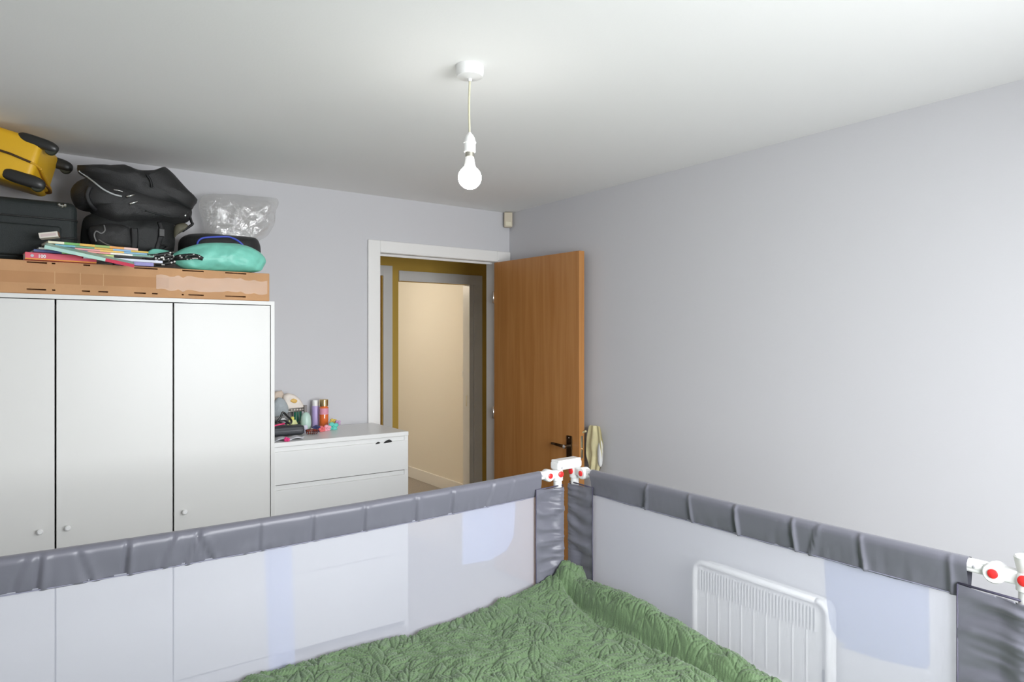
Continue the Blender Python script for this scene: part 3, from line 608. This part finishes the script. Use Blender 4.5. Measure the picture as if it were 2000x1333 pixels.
# ------------------------------------------------------------ bed, quilt
bxa, bxb, bya, byb = -2.93, -.925, -3.20, -1.735
e = thing('bed', ((bxa+bxb)/2, (bya+byb)/2, 0), 'double bed under the green quilt', 'bed')
boxes('frame', [(bxa, bxb, byb-.03, byb, .12, .34), (bxa, bxb, bya, bya+.03, .12, .34), (bxa, bxa+.03, bya+.03, byb-.03, .12, .34), (bxb-.03, bxb, bya+.03, byb-.03, .12, .34), (bxa+.03, bxb-.03, bya+.03, byb-.03, .24, .27)], BEDW, e, .004)
for x in (bxa+.04, bxb-.04):
    for y in (bya+.04, byb-.04): box('leg', x-.03, x+.03, y-.03, y+.03, 0, .12, BEDW, e, .003)
box('mattress', bxa+.035, bxb-.035, bya+.035, byb-.035, .271, .50, MATT, e, .03, 4)
# quilt: height field of raised, ribbed leaves on a rumpled cover
def axis(a, b, fa, fb, fine, coarse):
    L = list(np.arange(a, fa, coarse))+list(np.arange(fa, fb, fine))+list(np.arange(fb, b, coarse))+[b]; return np.array(L)
gx = axis(bxa-.005, bxb+.013, -2.25, bxb+.013, .0026, .02); gy = axis(bya-.005, byb+.011, -2.78, byb+.011, .0026, .02)
X, Yg = np.meshgrid(gx, gy, indexing='ij')
zl = np.interp(X, [-2.95, -2.4, -2.2, -2.0, -1.8, -1.62, -1.485, -1.31, -1.094, -1.0, -.9], [.54, .556, .562, .564, .564, .555, .558, .577, .608, .614, .625])
zr = np.interp(Yg, [-3.2, -2.66, -2.47, -2.25, -2.02, -1.81, -1.70], [.55, .570, .600, .623, .644, .630, .62])
def vn(sx, sy, oct=3):                 # cheap value noise
    out = 0; amp = 1
    for o in range(oct):
        n = 64; T = rng.standard_normal((n, n)); u = (X*sx*2**o) % n; v = (Yg*sy*2**o) % n
        i = np.floor(u).astype(int) % n; j = np.floor(v).astype(int) % n; fu = u-np.floor(u); fv = v-np.floor(v); fu = fu*fu*(3-2*fu); fv = fv*fv*(3-2*fv)
        i2, j2 = (i+1) % n, (j+1) % n
        out = out+amp*((T[i, j]*(1-fu)+T[i2, j]*fu)*(1-fv)+(T[i, j2]*(1-fu)+T[i2, j2]*fu)*fv); amp *= .5
    return out
dl = (byb+.011)-Yg; dr = (bxb+.013)-X
wl = np.exp(-(dl/.16)**2); mid_ = .553+.008*vn(5, 5, 2)
Z = mid_*(1-wl)+zl*wl
# rolled edge along the right-hand rail
rollc = .055; rw = .062; t = np.clip(np.abs(dr-rollc)/rw, 0, 1)
prof = np.sqrt(np.clip(1-t**2, 0, 1)); amt = np.clip((-1.70-Yg)/.08, 0, 1)
wob = .006*vn(4, 7, 2)
rollz = zr-.070+.070*prof+wob*prof
inside = (dr < rollc+rw)
Z = np.where(inside, np.maximum(Z-.012, rollz), Z)
Z -= .016*np.exp(-((dr-(rollc+rw+.004+.012*vn(0, 6, 2)))/.018)**2)
# bunched corner
Z += .046*np.exp(-(((X+.955)/.075)**4+((Yg+1.745)/.055)**4))+.02*np.exp(-(((X+1.03)/.03)**2+((Yg+1.76)/.05)**2))-.02*np.exp(-(((X+.985+(Yg+1.74)*.6)/.012)**2+((Yg+1.79)/.06)**2))
Z += .003*vn(22, 22, 2)
LF = np.zeros_like(Z); owner = np.zeros_like(Z)
fxm = (gx[:-1] < bxb+1)
cent = np.zeros((0, 2)); tries = 0
while tries < 9000 and len(cent) < 1500:
    tries += 1
    cx = rng.uniform(-2.3, bxb+.02); cy = rng.uniform(-2.82, byb+.02)
    if len(cent) and np.min((cent[:, 0]-cx)**2+(cent[:, 1]-cy)**2) < .027**2: continue
    cent = np.vstack([cent, (cx, cy)])
    a = 2.2*math.sin(cx*5.1+cy*3.3)+1.7*math.cos(cy*6.7-cx*2.2)+rng.uniform(-.8, .8)
    ln = rng.uniform(.080, .125); wd = ln*rng.uniform(.17, .23); bend = rng.uniform(-.45, .45)
    i0, i1 = np.searchsorted(gx, [cx-ln*.6, cx+ln*.6]); j0, j1 = np.searchsorted(gy, [cy-ln*.6, cy+ln*.6])
    if i1-i0 < 4 or j1-j0 < 4: continue
    sx = X[i0:i1, j0:j1]-cx; sy = Yg[i0:i1, j0:j1]-cy
    u = (sx*math.cos(a)+sy*math.sin(a))/ln+.5; v = (-sx*math.sin(a)+sy*math.cos(a))-bend*ln*(u-.5)**2
    uu = np.clip(u, 0, 1); wv = wd*2.6*uu**.75*(1-uu)**1.1+1e-5; tt = np.abs(v)/wv
    ins = (u > 0) & (u < 1) & (tt < 1); edge = (u > -.02) & (u < 1.03) & (np.abs(v) < wv+.0032) & ~ins
    rib = np.cos(2*math.pi*(uu*ln-np.abs(v)*.8)/.0105)
    h = .0034*(1-tt**3)+.0013*rib*(1-tt**6)-.0026*np.exp(-(v/.0018)**2)
    L_ = LF[i0:i1, j0:j1]; L_[ins] = h[ins]; L_[edge] = -.0026
LF += np.where(LF == 0, .0016*vn(70, 70, 2), 0)
Z += LF*1.15
V = np.stack([X, Yg, Z], -1); nx, ny = X.shape
# tuck the rim down beside the mattress
V[0, :, 2] = .36; V[-1, :, 2] = .44; V[:, 0, 2] = .36; V[:, -1, 2] = .44
idx = np.arange(nx*ny).reshape(nx, ny); Q = np.stack([idx[:-1, :-1], idx[1:, :-1], idx[1:, 1:], idx[:-1, 1:]], -1).reshape(-1, 4)
me = bpy.data.meshes.new('quilt'); me.vertices.add(nx*ny); me.vertices.foreach_set('co', V.reshape(-1).astype(np.float32))
me.loops.add(Q.size); me.loops.foreach_set('vertex_index', Q.reshape(-1).astype(np.int32)); me.polygons.add(len(Q)); me.polygons.foreach_set('loop_start', np.arange(0, Q.size, 4, dtype=np.int32)); me.polygons.foreach_set('loop_total', np.full(len(Q), 4, dtype=np.int32))
me.polygons.foreach_set('use_smooth', np.ones(len(Q), dtype=bool)); me.update(); me.validate()
QM = mat('green_quilt_fabric', (.104, .172, .076), .62, bump=.25, bscale=260, var=.10, vscale=60, sheen=.25)
me.materials.append(QM); qo = bpy.data.objects.new('quilt', me); C.objects.link(qo)
tag(qo, 'green quilt with a raised leaf pattern spread over the bed', 'quilt')

# ------------------------------------------------------------ bed rails
RZ = 1.03
def rail(name, label, P0, P1, nrm, s_sleeve, s_satin, creases, s_post, sag, pockets, seed, fall=0):
    """P0->P1 plan line (start at the shared corner); nrm points to the inside of the bed; s measured from P0"""
    A = Vector((*P0, 0)); B = Vector((*P1, 0)); D = (B-A); Ln = D.length; D.normalize(); Nn = Vector((*nrm, 0))
    e = thing(name, (A.x, A.y, 0), label, 'bed rail', 'mesh bed rails')
    def pt(s, o, z): return A+D*s+Nn*o+Vector((0, 0, z))
    def sg(s): t = (s-s_sleeve[0])/(s_sleeve[1]-s_sleeve[0]); return -sag*max(0, 4*t*(1-t))-fall*s/Ln
    # fabric sleeve
    ns = 420; sec = [(-.004, -.096), (-.009, -.07), (-.013, -.045), (-.0175, -.022), (-.0175, -.012), (-.012, -.003), (0, .001), (.012, -.003), (.0175, -.012), (.0175, -.022), (.0135, -.045), (.009, -.07), (.006, -.09), (.004, -.0965)]
    V = []; Fc = []; m = len(sec)
    for i in range(ns+1):
        s = s_sleeve[0]+(s_sleeve[1]-s_sleeve[0])*i/ns
        for k, (o, z) in enumerate(sec):
            dz = -z/.096; d = 0
            if o > 0 or k == 6:
                for c, amp, sl in creases:
                    u = (s-c-sl*(dz-.5)*.03); d += amp*(.006*math.exp(-(u/.010)**2)-.010*math.exp(-((u-.012)/.006)**2))*min(1, .25+dz*1.4)
                d += noise.noise(Vector((s*9+seed, dz*2.2, seed)))*.006*dz + noise.noise(Vector((s*45, dz*4, seed+5)))*.0035*dz*dz
                d += .0025*noise.noise(Vector((s*4, dz*16, seed+2)))*min(1, dz*3)
            V.append(pt(s, o+d, RZ+z+sg(s)-(.0025*noise.noise(Vector((s*14, seed, 0))) if k in (0, m-1, m-2) else 0)))
    for i in range(ns):
        for k in range(m): Fc.append((i*m+k, (i+1)*m+k, (i+1)*m+(k+1) % m, i*m+(k+1) % m))
    sl = mesh('fabric_sleeve', V, Fc, SATIN, e, True)
    # stitched hem
    hs0, hs1 = s_satin[0][1]+.004, s_satin[1][0]-.004
    tube('hem_stitch', [pt(hs0+(hs1-hs0)*i/60, .0075, RZ-.0935+sg(hs0+(hs1-hs0)*i/60)) for i in range(61)], .0014, NETE, sl, 6)
    # pole
    tube('top_pole', [pt(s, 0, RZ-.017+sg(s)) for s in np.linspace(s_sleeve[0]-.05, s_sleeve[1]+.05, 30)], .0125, WHITEP, e, 12)
    # net
    V = []; Fc = []; n1, n2 = 60, 10; zb = .34
    a, b = s_satin[0][1]-.03, s_satin[1][0]+.03
    for i in range(n1+1):
        s = a+(b-a)*i/n1
        for k in range(n2+1):
            t = k/n2; V.append(pt(s, .002+.003*math.sin(math.pi*t)*noise.noise(Vector((s*2, t, seed))), (RZ-.09+sg(s))*(1-t)+zb*t))
    for i in range(n1):
        for k in range(n2): Fc.append((i*(n2+1)+k, (i+1)*(n2+1)+k, (i+1)*(n2+1)+k+1, i*(n2+1)+k+1))
    net = mesh('mesh_panel', V, Fc, NET, e, True)
    tube('bottom_pole', [pt(s_post[0], 0, zb), pt(s_post[1], 0, zb)], .011, WHITEP, e, 10)
    for pk in pockets:
        Vp = [pt(s, -.004, z) for s, z in pk]; mesh('mesh_pocket', Vp, [tuple(range(len(Vp)))], NET2, net)
    # gathered satin end panels
    for j, (sa, sb_) in enumerate(s_satin):
        post = s_post[j]; nn, nz = 40, 150; V = []; Fc = []; ztop = RZ-.066
        for i in range(nn+1):
            s = sa+(sb_-sa)*i/nn; t = i/nn if j else 1-i/nn                 # t=1 at the post
            for k in range(nz+1):
                z = ztop+(.34-ztop)*k/nz+(-.012*t if k == 0 else 0)
                zz = z+.05*t*t*noise.noise(Vector((z*3, seed, j)))
                d = noise.noise(Vector((s*7, zz*24+.6*math.sin(s*20), seed)))*.017+t*noise.noise(Vector((s*5, zz*60, seed+3)))*.013+t**3*noise.noise(Vector((s*3, zz*120, seed+4)))*.007
                d *= min(1, (1-t)*8+.25)*min(1, k/6+.1); wr_ = min(1, max(0, (t-.55)/.3)); wrap = .009*wr_*wr_*(3-2*wr_); wrap -= .026*max(0, (t-.95)/.05)**2
                V.append(pt(s, .0155+d*(1-.7*wr_)*min(1, .35+t*3)+abs(d)*.45*wr_+wrap+.0045*t**5*(noise.noise(Vector((s*8, z*150, seed+9)))+.6), z))
        for i in range(nn):
            for k in range(nz): Fc.append((i*(nz+1)+k, (i+1)*(nz+1)+k, (i+1)*(nz+1)+k+1, i*(nz+1)+k+1))
        sp = mesh('satin_panel', V, Fc, SATIN, e, True)
        se = sb_ if not j else sa
        tube('panel_binding', [pt(se, .0155, ztop), pt(se, .0155, .34)], .0022, SATIND, sp, 6)
        tube('top_binding', [pt(sa, .012, ztop+.001), pt((sa+sb_)/2, .013, ztop), pt(sb_, .012, ztop-.002)], .003, SATIND, sp, 6)
    # posts and joints
    for j, s in enumerate(s_post):
        po = tube('post', [pt(s, 0, .0), pt(s, 0, RZ-.005)], .0165, WHITEP, e, 16); sharpen(po)
        dirn = 1 if j == 0 else -1; se = s_sleeve[j]
        sA, sB = s+dirn*.016, se+dirn*.012
        arm = boxes('arm', [(0, 1, 0, 1, 0, 1)], WHITEP, e)
        bm = bmesh.new()
        def obox(s0, s1, o0, o1, z0, z1, bev):
            b0 = bmesh.new(); abox(b0, min(s0, s1), max(s0, s1), o0, o1, z0, z1, bev, None, 3)
            vm = {}
            for v in b0.verts: vm[v] = bm.verts.new(pt(v.co.x, v.co.y, v.co.z))
            for f in b0.faces: bm.faces.new([vm[v] for v in f.verts])
            b0.free()
        tt = abs(sB-sA)
        obox(sA+dirn*tt*.45, sB, -.010, .010, RZ-.033, RZ-.003, .005)
        obox(sA-dirn*.01, sA+dirn*tt*.5, -.014, .014, RZ-.036, RZ-.004, .006)
        me_ = bpy.data.meshes.new('arm'); bmesh.ops.recalc_face_normals(bm, faces=bm.faces); bm.to_mesh(me_); bm.free(); me_.materials.append(WHITEP); arm.data = me_
        pc = sA+dirn*tt*.40
        hub = lathe('pivot', [(.021, -.017), (.0235, -.013), (.0235, .014), (.020, .019)], WHITEP, arm, pt(pc, 0, RZ-.021), 24, Nn)
        lathe('release_button', [(.0105, 0), (.0105, .003), (.008, .0045)], RED, hub, pt(pc, .0185, RZ-.021), 20, Nn)
        lathe('rivet', [(.004, 0), (.004, .002), (.002, .003)], mat('grey_rivet', (.4, .4, .42), .5), arm, pt(sB-dirn*tt*.22, .010, RZ-.018), 12, Nn)
        tee = lathe('tee_joint', [(.017, RZ-.048), (.021, RZ-.046), (.021, RZ-.009), (.019, RZ-.006)], WHITEP, e, pt(s, 0, 0), 20)
        lathe('release_button', [(.012, 0), (.012, .004), (.009, .006)], RED, tee, pt(s, .0195, RZ-.020), 20, Nn)
    lathe('post_cap', [(.0175, 0), (.019, .002), (.024, .026), (.025, .034), (.022, .037)], WHITEP, e, pt(s_post[1], 0, RZ-.006), 24)
    return e, pt
# left-hand rail, along the far side of the bed
PL0, PL1 = (-.974, -1.694), (-2.95, -1.706)
nl = (math.sin(math.atan2(.012, 1.988)), -math.cos(math.atan2(.012, 1.988)))
def sL(px): return (PL0[0]-at(px, 1000, 1, -1.70).x)
crL = [(sL(p), a, b) for p, a, b in ((50, .5, 1), (86, 1.0, .3), (172, .5, -1), (255, 1.2, .2), (335, .8, 1.2), (383, .9, 1.5), (403, .8, -1.5), (512, .35, 0), (615, .45, 0), (715, .55, 0), (815, .6, 0), (886, .6, 0), (960, .5, 1), (1000, .3, 1))]
stp = [(sL(517), .915), (sL(570), .935), (sL(581), .34), (sL(531), .34)]
pkL = [(sL(905), .925), (sL(905), .735), (sL(960), .728), (sL(992), .75), (sL(1006), .80), (sL(1010), .935)]
rail('bed_rail', 'grey topped mesh bed rail along the side facing the wardrobe', PL0, PL1, nl, (.093, 1.83), ((-.017, .120), (1.80, 1.982)), crL, (.0, 1.963), .010, [stp, pkL], 1, .016)
# right-hand rail, along the wall with the heater
PR0, PR1 = (-.879, -1.668), (-.879, -3.215)
def sR(px): return -1.668-at(px, 1000, 0, -.879).y
crR = [(sR(p), a, b) for p, a, b in ((1262, -1.0, -.6), (1347, -.8, .2), (1437, -1.2, .2), (1548, -1.1, .2), (1588, -.7, -1.2), (1680, -.8, .3), (1850, -.5, 0))]
cs = [(sR(1608), .94), (sR(1611), .84), (sR(1617), .77)]+[(sR(1617)+.06*(1-math.cos(a)), .77-.06*math.sin(a)) for a in (.5, 1.0, 1.4)]+[(sR(1640), .702), (sR(1720), .708), (sR(1790), .722), (sR(1808), .728), (sR(1815), .742), (sR(1813), .95)]
rail('bed_rail', 'grey topped mesh bed rail along the wall with the heater', PR0, PR1, (-1, 0), (.127, 1.423), ((.002, .142), (1.403, 1.554)), crR, (.019, 1.535), .002, [cs], 2)
# corner cap that joins both posts
e = thing('corner_cap', (-.92, -1.68, 1.03), 'white plastic cap joining the two bed rails at the corner', 'connector')
c0 = Vector((-.974, -1.694, 0)); c1 = Vector((-.879, -1.687, 0)); dd = (c1-c0).normalized(); q_ = Matrix.Translation((c0+c1)/2) @ Matrix.Rotation(math.atan2(dd.y, dd.x), 4, 'Z')
bm = bmesh.new(); abox(bm, -.066, .066, -.026, .026, 1.0245, 1.058, .010, q_, 4); abox(bm, -.062, .062, -.022, .022, 1.054, 1.064, .003, q_)
from_bm('cap', bm, WHITEP, e)
for s_ in (-1,): lathe('cap_screw', [(.004, 0), (.004, .002), (.002, .003)], mat('grey_rivet', (.4, .4, .42), .5), e, q_ @ Vector((-.050, -.026, 1.036)), 12, (0, -1, 0))
